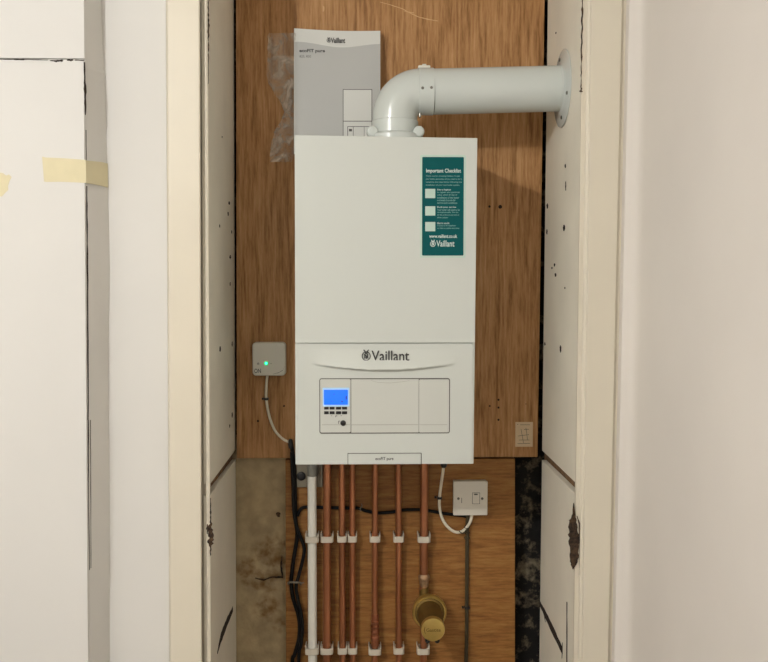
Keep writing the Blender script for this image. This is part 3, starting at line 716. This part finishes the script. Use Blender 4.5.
def bag():
    L = [(33, 268.5, 296), (42, 267.5, 296), (60, 267.3, 296), (75, 266.8, 296), (84, 268.5, 296), (93, 274, 296), (102, 280.5, 296), (112, 284.5, 296), (122, 280, 296), (132, 274, 296), (145, 271, 295.6), (155, 269.8, 294.6), (162, 270.2, 292)]
    nu = 14; rows = []
    for k in range(len(L)-1):
        for q in range(4):
            t = q/4; rows.append(tuple(L[k][i]*(1-t)+L[k+1][i]*t for i in range(3)))
    rows.append(L[-1]); vs = []; fs = []
    for sgn in (0, 1):
        for v, ul, ur in rows:
            for i in range(nu+1):
                s_ = i/nu; u = ul+(ur-ul)*s_; 
                nz = noise.ridged_multi_fractal(Vector((u*.09+sgn*9, v*.06, sgn*4)), 1, 2, 4, 1, 2)*.0035
                Yq = 2.186 + (-.012*math.sin(PI*min(1, s_*1.0))-nz+.004 if sgn == 0 else .008)
                vs.append(P(u + 1.2*noise.noise(Vector((v*.15, s_*3, 5))), v, min(Yq, 2.197)))
    W = nu+1; n = len(rows)*W
    for o_ in (0, n):
        for j in range(len(rows)-1):
            for i in range(nu):
                a = o_+j*W+i; fs.append((a, a+W, a+W+1, a+1) if o_ == 0 else (a, a+1, a+W+1, a+W))
    for j in range(len(rows)-1):
        a = j*W; fs.append((a, n+a, n+a+W, a+W))
    return MB().add(vs, fs)
tag(bag().build('plastic_bag', M['film'], angle=40), 'crumpled clear plastic bag hanging left of the instruction booklet', 'bag')

# ------------------------------------------------------------ pipes below the boiler
YPp = 2.178
def vpipe(name, u_t, u_b, r, m, label, z0=0.0, vt=None, vbot=None, cat='pipe'):
    ztop = bz0+.001 if vt is None else P(u_t, vt, YPp).z
    zb = z0 if vbot is None else P(u_b, vbot, YPp).z
    pt = P(u_t, 470, YPp); pb = P(u_b, 662, YPp); k = (pt.x-pb.x)/(pt.z-pb.z)
    b = MB().cyl((pb.x+k*(zb-pb.z), YPp, zb), (pt.x+k*(ztop-pt.z), YPp, ztop), r, n=24)
    return b
PIPES = [('copper', 327.2, 326.8, .0102, 'left', 'copper pipe next to the white waste pipe, first copper from the left'),
         ('copper', 341.8, 342.6, .0080, '', 'thin copper pipe, left one of the close pair'),
         ('copper', 352.3, 352.6, .0074, '', 'thin copper pipe, right one of the close pair'),
         ('copper', 375.0, 374.8, .0076, '', 'thin copper pipe ending in a ringed coupling near the bottom'),
         ('copper', 398.4, 398.8, .0077, '', 'plain thin copper pipe just left of the brass regulator'),
         ('copper', 424.4, 423.0, .0104, '', 'copper gas pipe leading down into the brass regulator')]
clips = []
for i, (mm, ut, ub_, rr, _, lab) in enumerate(PIPES):
    if i == 3:
        o = thing('copper_pipe', lab, 'pipe', (P(ut, 600, YPp).x, YPp, 0), 'copper pipes under the boiler')
        vpipe('', ut, ub_, rr, None, '').build('pipe_run', M['copper'], o)
        x_, zt = P(374.9, 616, YPp).x, P(375, 614, YPp).z
        pr = [(0, .0078)]
        hh = zt - P(375, 646, YPp).z
        for q, rad in ((.02, .0092), (.18, .0092), (.20, .0108), (.24, .0108), (.26, .0096), (.34, .0096), (.36, .0112), (.40, .0112), (.42, .0100), (.50, .0100), (.52, .0112), (.58, .0112), (.60, .0100), (.68, .0100), (.70, .0112), (.76, .0112), (.78, .0100), (.99, .0100), (1, .0080)): pr.append((q*hh, rad))
        MB().lathe((x_, YPp, zt), (0,0,-1), pr, 24).build('ringed_coupling', M['copperb'], o)
    elif i == 5:
        o = thing('copper_pipe', lab, 'pipe', (P(ut, 600, YPp).x, YPp, 0), 'copper pipes under the boiler')
        vpipe('', ut, ub_, rr, None, '', vbot=590).build('pipe_run', M['copper'], o)
        zt = P(424, 574, YPp).z; x_ = P(424, 580, YPp).x
        MB().lathe((x_, YPp, zt), (0,0,-1), [(0, .0110), (.003, .0135), (.009, .0148), (.015, .0135), (.018, .0118), (.026, .0116), (.032, .0108)], 20).build('soldered_joint', M['solder'], o)
        b = MB().cyl((P(423.6, 636, YPp).x, YPp, P(424, 628, YPp).z), (P(423, 662, YPp).x, YPp, 0), .0085, n=24); b.build('pipe_run', M['copper'], o)
    else:
        o = vpipe('', ut, ub_, rr, None, '').build('copper_pipe', M['copper']); tag(o, lab, 'pipe', 'copper pipes under the boiler')
wp = thing('waste_pipe', 'white plastic condensate waste pipe left of the copper pipes', 'pipe', (P(312, 600, 2.172).x, 2.172, 0))
pw = P(312, 476, YPp); pw2 = P(312.6, 662, YPp); k_ = (pw.x-pw2.x)/(pw.z-pw2.z)
MB().cyl((pw2.x-k_*pw2.z, YPp, 0), (pw.x, YPp, pw.z), .0112, n=28).build('pipe_run', M['pvc'], wp)
MB().lathe((P(312.6, 470, YPp).x, YPp, bz0+.001), (0,0,-1), [(0, .0135), (bz0-P(312, 470, YPp).z, .0135), (bz0-P(312, 475.8, YPp).z+.001, .0130)], 24).build('rubber_connector', M['fit'], wp)
# clips: a closed saddle round the pipe with two raised ears
def clip(u, v, rr, name, label, hw=None):
    x = P(u, v, YPp).x; z = P(u, v, YPp).z; w_ = hw or rr+.0058; b = MB(); n = 24; inn = []; out_ = []
    yf = YPp-rr-.0035
    for i in range(n):
        a = 2*PI*i/n + PI/8; cxx, cyy = math.cos(a), math.sin(a)
        inn.append((x+(rr+.0004)*cxx, YPp+(rr+.0004)*cyy))
        s_ = 1/max(abs(cxx), abs(cyy)); ox = cxx*min(s_, 1.22)*w_; oy = cyy*min(s_, 1.22)
        oy = oy*(YB-.0002-YPp) if oy > 0 else oy*(YPp-yf)
        out_.append((x+ox, YPp+max(min(oy, YB-.0002-YPp), -(YPp-yf))))
    h = .0075
    V = [(p[0], p[1], zz) for zz in (z-h, z+h) for p in inn] + [(p[0], p[1], zz) for zz in (z-h, z+h) for p in out_]
    Fc = []
    for i in range(n):
        j = (i+1) % n
        Fc += [(i, j, n+j, n+i), (2*n+i, 3*n+i, 3*n+j, 2*n+j), (i, 2*n+i, 2*n+j, j), (n+i, n+j, 3*n+j, 3*n+i)]
    b.add(V, Fc)
    for sx in (-1, 1): b.box(x+sx*w_-(.0028 if sx > 0 else 0), x+sx*w_+(.0028 if sx < 0 else 0), YPp-.008, YB-.0004, z+h-.001, z+h+.0065)
    o = b.build(name, M['clip'], angle=45, bevel=.0007); tag(o, label, 'clip', 'white pipe clips under the boiler'); return o
names = ['the first copper pipe beside the white one', 'the left pipe of the close copper pair', 'the right pipe of the close copper pair', 'the copper pipe with the ringed coupling', 'the plain copper pipe left of the brass regulator', 'the thick gas pipe above the brass regulator']
for (v_, row) in ((538.5, 'upper'), (650, 'lower')):
    clip(312.2, v_, .0112, 'pipe_clip', 'white pipe clip on the white waste pipe, %s row' % row)
    for i, (mm, ut, ub_, rr, _, lab) in enumerate(PIPES):
        t = (v_-470)/192
        nm = names[i] if not (i == 5 and row == 'lower') else 'the gas pipe under the brass regulator'
        r_ = rr if not (i == 3 and row == 'lower') else .0102
        if i == 5 and row == 'lower': r_ = .0104
        clip(ut+(ub_-ut)*t, v_ + (0 if i != 3 or row == 'upper' else .5), r_, 'pipe_clip', 'white pipe clip on %s, %s row' % (nm, row), hw=(rr+.0042 if i in (1, 2) else None))
# brass gas regulator
YG = 2.150
g = P(429.5, 612, YG); reg = thing('brass_regulator', 'round brass valve with a protruding cap in the gas pipe', 'valve', (g.x, YG, g.z))
MB().lathe((g.x, YB-.004, g.z), (0,-1,0), [(0, .020), (.022, .024), (.030, .034), (.034, .0425), (.046, .0435), (.050, .0425), (.052, .0405)], 48).build('dial_ring', M['brass'], reg)
MB().lathe((g.x, YB-.056, g.z), (0,-1,0), [(0, .037), (.003, .0365), (.004, .0345), (.0045, .033)], 48).build('dial_face', M['brassd'], reg)
b = MB(); b.lathe((g.x, YG-.010, g.z), (0,-1,0), [(0, .0318), (.02, .0318), (.045, .030), (.075, .0285), (.090, .0280)], 40); bd_ = b.build('valve_body', M['brassd'], reg)
yc = YG-.100
MB().lathe((g.x, yc, g.z), (0,-1,0), [(0, .0285), (.012, .0285), (.0145, .0275), (.015, .025)], 40).build('end_cap', M['brass'], reg)
q = Vector((g.x, yc-.0152, g.z))
vs, fs = text_mesh('Gastite', .01); b = MB(); b.add([(q.x-.016+.034*s_, q.y-.0002, q.z-.004+.008*t) for s_, t in vs], fs)
ribbon(b, [q+Vector((-.019, -.0002, .008)), q+Vector((-.021, -.0002, 0)), q+Vector((-.018, -.0002, -.009))], [.001, .002, .001], (1,0,0), s, .0001, 0)
b.build('cap_lettering', M['brassd'], reg, smooth=False)
for dx in (-.012, .011):
    MB().lathe((g.x+dx, yc+.008, g.z-.031), (0,-1,0), [(0, .006), (.012, .006), (.014, .0045)], 14).build('body_screw', M['black'], reg)
MB().lathe((P(424, 590, YPp).x, YPp, P(424, 587, YPp).z), (0,0,-1), [(0, .0108), (.012, .0120), (.03, .0120)], 20).build('inlet', M['brassd'], reg)

# ------------------------------------------------------------ electrics
# small white box with green lamp
x0, x1, z0, z1 = uvrect(252.2, 342.4, 285.6, 375.8, 2.176)
tb = thing('control_box', 'small white square box with a green light on the plywood left of the boiler', 'box', ((x0+x1)/2, YB, z0))
fb = MB().face(rrect(x0, x1, z0, z1, .009, 8), 2.176, YB-.0002).build('housing', M['plastic'], tb, bevel=.003, segs=3)
YQ = 2.176
b = MB(); ribbon(b, [P(u, v, YQ-.0003) for u, v in ((273, 374), (279, 372.6), (283, 370), (285, 366))], [.0005, .001, .001, .0005], (0,0,1), s, .0003, 0); b.build('cover_seam', M['seam'], fb, smooth=False)
q = P(266.2, 363.3, YQ); MB().lathe(q, (0,-1,0), [(-.001, .0055), (.0004, .0052), (.0008, .004)], 20).build('lamp_lens', M['greenc'], fb)
led = MB().lathe(q, (0,-1,0), [(0, .0032), (.0016, .003), (.0026, .0015)], 16).build('green_lamp', M['green'], fb); led['label'] = 'glowing green indicator lamp'
b = MB(); q = P(258.2, 363.8, YQ-.0003)
o_ = []
for i in range(16):
    a = 2*PI*i/16; o_ += [(q.x+.0026*math.cos(a), q.y, q.z+.0026*math.sin(a)), (q.x+.0017*math.cos(a), q.y, q.z+.0017*math.sin(a))]
b.add(o_, [(2*i, 2*i+1, (2*i+3) % 32, (2*i+2) % 32) for i in range(16)]); b.box(q.x-.0005, q.x+.0005, q.y-.0001, q.y+.0001, q.z, q.z+.0034)
b.build('power_symbol', M['print'], fb, smooth=False); b = MB()
q = P(271, 363.6, YQ-.0003); b.box(q.x-.0005, q.x+.0008, q.y-.0001, q.y+.0001, q.z-.0012, q.z+.0012)
b.build('printed_dot', M['print'], fb, smooth=False)
text('box_lettering', 'ON', 254.2, 368.6, 261.0, 373.2, YQ-.0004, M['grey'], fb, .02)
def cable(name, pts, r, m, label, Y=2.191, cat='cable', group=None, parent=None):
    P3 = [P(p[0], p[1], p[2] if len(p) > 2 else Y) for p in pts]
    o = MB().tube(P3, r, 10, 8).build(name, m, parent)
    return o if parent else tag(o, label, cat, group)
cable('white_cable', [(267.6, 374.5), (266.8, 380), (266.2, 390), (266.4, 400), (268.5, 413), (271.5, 423), (276, 432), (283, 439), (288.6, 442), (291, 444)], .0033, M['cable'], 'short cream cable curving from the green lit box to the boiler')
def cclip(u, v, r, label, Y=2.192, wide=.006):
    p = P(u, v, Y); b = MB(); b.box(p.x-r-.0022, p.x+r+.0022, Y-r-.0015, YB-.0002, p.z-.0028, p.z+.0028)
    b.lathe((p.x-r-.006, YB-.0002, p.z), (0,-1,0), [(0, .0028), (.006, .0026), (.007, .0018)], 12)
    return tag(b.build('cable_clip', M['black'], bevel=.0006), label, 'clip', 'black cable clips')
cclip(266.3, 399, .0033, 'small black clip on the cream cable below the green lit box')
# fused spur
x0, x1, z0, z1 = uvrect(453.4, 481.4, 487.4, 515.2, 2.176)
sp = thing('fused_switch', 'white square fused spur plate on the plywood right of the pipes', 'socket', ((x0+x1)/2, YB, z0))
MB().box(x0+.0015, x1-.0015, 2.181, YB+.0015, z0+.0015, z1-.0015).build('back_box', M['plastic'], sp, bevel=.001)
fp = MB().face(rrect(x0, x1, z0, z1, .002), 2.175, 2.181).build('face_plate', M['plastic'], sp, bevel=.0012)
for u in (458.4, 482.2):
    q = P(u, 498.6, 2.175); MB().lathe(q, (0,-1,0), [(0, .0034), (.0008, .003), (.001, .002)], 14).build('plate_screw', M['steel'], fp)
a, b_, c, d = uvrect(472.6, 493.0, 479.4, 503.5, 2.175)
fh = MB().face(rrect(a, b_, c, d, .001), 2.1735, 2.175).build('fuse_holder', M['plastic'], fp, bevel=.0004)
b = MB(); a, b_, c, d = uvrect(472.2, 492.6, 479.8, 503.9, 2.175); b.box(a, b_, 2.1746, 2.1752, c, d)
a, b_, c, d = uvrect(474.0, 493.6, 477.6, 494.9, 2.175); b.box(a, b_, 2.1732, 2.1738, c, d)
a, b_, c, d = uvrect(461.4, 497.8, 461.9, 503, 2.175); MB().box(a, b_, 2.1748, 2.1752, c, d).build('printed_mark', M['seam'], fp, smooth=False)
b.build('holder_slot', M['seam'], fh, smooth=False)
cable('white_cable', [(443.8, 460, 2.15), (443.2, 470, 2.16), (441.2, 484, 2.18), (439.6, 497), (439.6, 508), (442, 518), (447, 526), (454, 531.5), (461, 531.8), (467, 527), (470.5, 521, 2.187), (471.9, 514.8, 2.1885)], .0037, M['cable'], 'white flex looping from the boiler underside to the fused spur', 2.19)
MB_ = P(443.8, 466, 2.15)
tag(MB().lathe((P(443.8, 464, 2.15).x, 2.15, bz0+.001), (0,0,-1), [(0, .008), (bz0-P(443, 466, 2.15).z, .008), (bz0-P(443, 468, 2.15).z, .005)], 16).build('cable_gland', M['black']), 'black gland where the white flex enters the boiler', 'gland')
cclip(439.5, 498, .0037, 'small black clip on the white flex left of the fused spur', 2.19)
cable('grey_cable', [(467.6, 514.8, 2.190), (467.2, 530), (467, 560), (466.8, 600), (466.6, 640), (466, 662), (465, 720), (465, 1000)], .0048, M['olive'], 'dark olive cable running down from the fused spur', 2.1945)
cclip(467, 607.6, .0048, 'black clip halfway down the olive cable', 2.1945)
b = MB()
for v in (527, 532.5, 538):
    q = P(466.9, v, 2.192); b.tube([q+Vector((.0068*math.cos(2*PI*i/14), .0062*math.sin(2*PI*i/14), .0018*math.sin(2*PI*i/14))) for i in range(15)], .0010, 6, 2)
b.tube([P(459, 531, 2.186), P(463, 533.5, 2.184), P(467, 529, 2.184)], .0012, 6, 4)
tag(b.build('cable_tie', M['olive']), 'dark cable ties binding the flex to the olive cable', 'cable tie', 'cable ties')
cable('black_cable', [(297.5, 516), (300, 510), (305, 507.2), (320, 507.4), (345, 508), (358, 508.2), (366, 510.8), (378, 513), (392, 512), (404, 510), (420, 509.8), (436, 512), (448, 514), (462, 515.6), (466, 516.5)], .0042, M['bcable'], 'black cable running level behind the copper pipes', 2.1925)
b = MB(); q = P(361, 508.8, 2.192)
b.tube([q+Vector((.002*math.sin(2*PI*i/14), .0052*math.sin(2*PI*i/14), .0056*math.cos(2*PI*i/14))) for i in range(15)], .0012, 6, 2); b.tube([q+Vector((0,-.004,.004)), q+Vector((.003,-.008,.009)), q+Vector((.001,-.012,.016))], .0010, 6, 3)
tag(b.build('cable_tie', M['tie']), 'pale cable tie round the level black cable between the pipes', 'cable tie', 'cable ties')
# left black bundle
cable('black_cable', [(290.8, 441), (292.5, 452), (294, 465), (294.6, 480), (295, 495), (295.2, 508), (295.5, 520), (297.2, 533), (296, 545), (293.5, 560), (292, 572), (291.2, 583), (293, 598), (298, 614), (299.6, 626), (298.6, 640), (294.5, 655), (292, 668), (290, 760), (290, 1000)], .0050, M['bcable'], 'black cable at the left of the pipes, straighter outer strand of the pair', 2.1905)
cable('black_cable', [(291.6, 452), (292.8, 480), (293.6, 508), (296, 524), (300.5, 537), (304.2, 549), (302, 563), (298.6, 576), (296.2, 586), (298, 600), (301.2, 614), (302.4, 628), (301, 645), (298.6, 662), (297, 760), (297, 1000)], .0044, M['bcable'], 'black cable at the left of the pipes, strand bowing out to the right', 2.1835)
b = MB()
b.tube([P(288.6, 584, 2.192), P(289, 582.2, 2.18), P(294, 582.4, 2.176), P(299.6, 582.6, 2.179), P(300.6, 584.4, 2.193)], .0026, 6, 4)
b.tube([P(299, 582.6, 2.178), P(302, 583, 2.176), P(304, 582.6, 2.176)], .0012, 6, 4)
tag(b.build('cable_tie', M['tie']), 'grey cable tie pinching the two black cables left of the pipes', 'cable tie', 'cable ties')
b = MB()
for v, u in ((459.5, 293.6), (529, 296.5), (633, 300.8)):
    q = P(u, v, 2.187); b.tube([q+Vector((.0085*math.cos(2*PI*i/14), .0085*math.sin(2*PI*i/14), .002*math.cos(2*PI*i/7))) for i in range(15)], .0012, 6, 2)
# black knot where the cream cable joins
q = P(290.6, 443, 2.188); tag(MB().lathe(q+Vector((0,0,.010)), (0,0,-1), [(0, .003), (.004, .0055), (.015, .006), (.024, .0045)], 14).build('cable_joint', M['black']), 'black joint where the cream cable meets the black bundle', 'connector')
# grey junction box with dark grommet behind the waste pipe
x0, x1, z0, z1 = uvrect(296.6, 460, 322.5, 487.0, 2.194)
z1 = min(z1, bz0+.05)
jb = thing('junction_box', 'small grey box with a black grommet under the boiler corner', 'box', ((x0+x1)/2, YB, z0))
jh = MB().face(rrect(x0, x1, z0, bz0-.0012 if False else z1, .002), 2.192, YB+.0015).build('housing', M['jbox'], jb, bevel=.001)
q = P(301.2, 476.0, 2.192); MB().lathe(q, (0,-1,0), [(-.001, .0112), (.003, .0112), (.005, .009), (.0055, .006)], 24).build('grommet', M['black'], jb)
# paper tag
x0, x1, z0, z1 = uvrect(515.4, 422.0, 532.6, 446.6, YB)
b = MB(); nx = 6; tgv = []
pt = thing('paper_tag', 'small printed paper label stuck at the lower right of the plywood', 'label', ((x0+x1)/2, YB, z0))
sh = MB().box(x0, x1, YB-.0012, YB-.0004, z0, z1).build('sheet', M['tag'], pt, smooth=False)
b = MB(); Y = YB-.0016
def st_(pts, w_): 
    for i in range(len(pts)-1):
        a, c = P(*pts[i], Y), P(*pts[i+1], Y); t = (c-a).normalized(); n_ = Vector((t.z, 0, -t.x))*w_*.5; b.add([a-n_, c-n_, c+n_, a+n_], [(0,1,2,3)])
for l in (((517, 424.4), (518.4, 424.4)), ((520, 424.8), (530, 424.8)), ((521, 429), (523.5, 443)), ((518, 436), (529, 434.6)), ((526, 428), (527.5, 440)), ((519, 440), (529.5, 440)), ((524, 429.6), (529, 429.2)), ((517.5, 443.6), (530, 443.4))):
    st_(l, .0011)
b.build('printed_figure', M['grey'], sh, smooth=False)
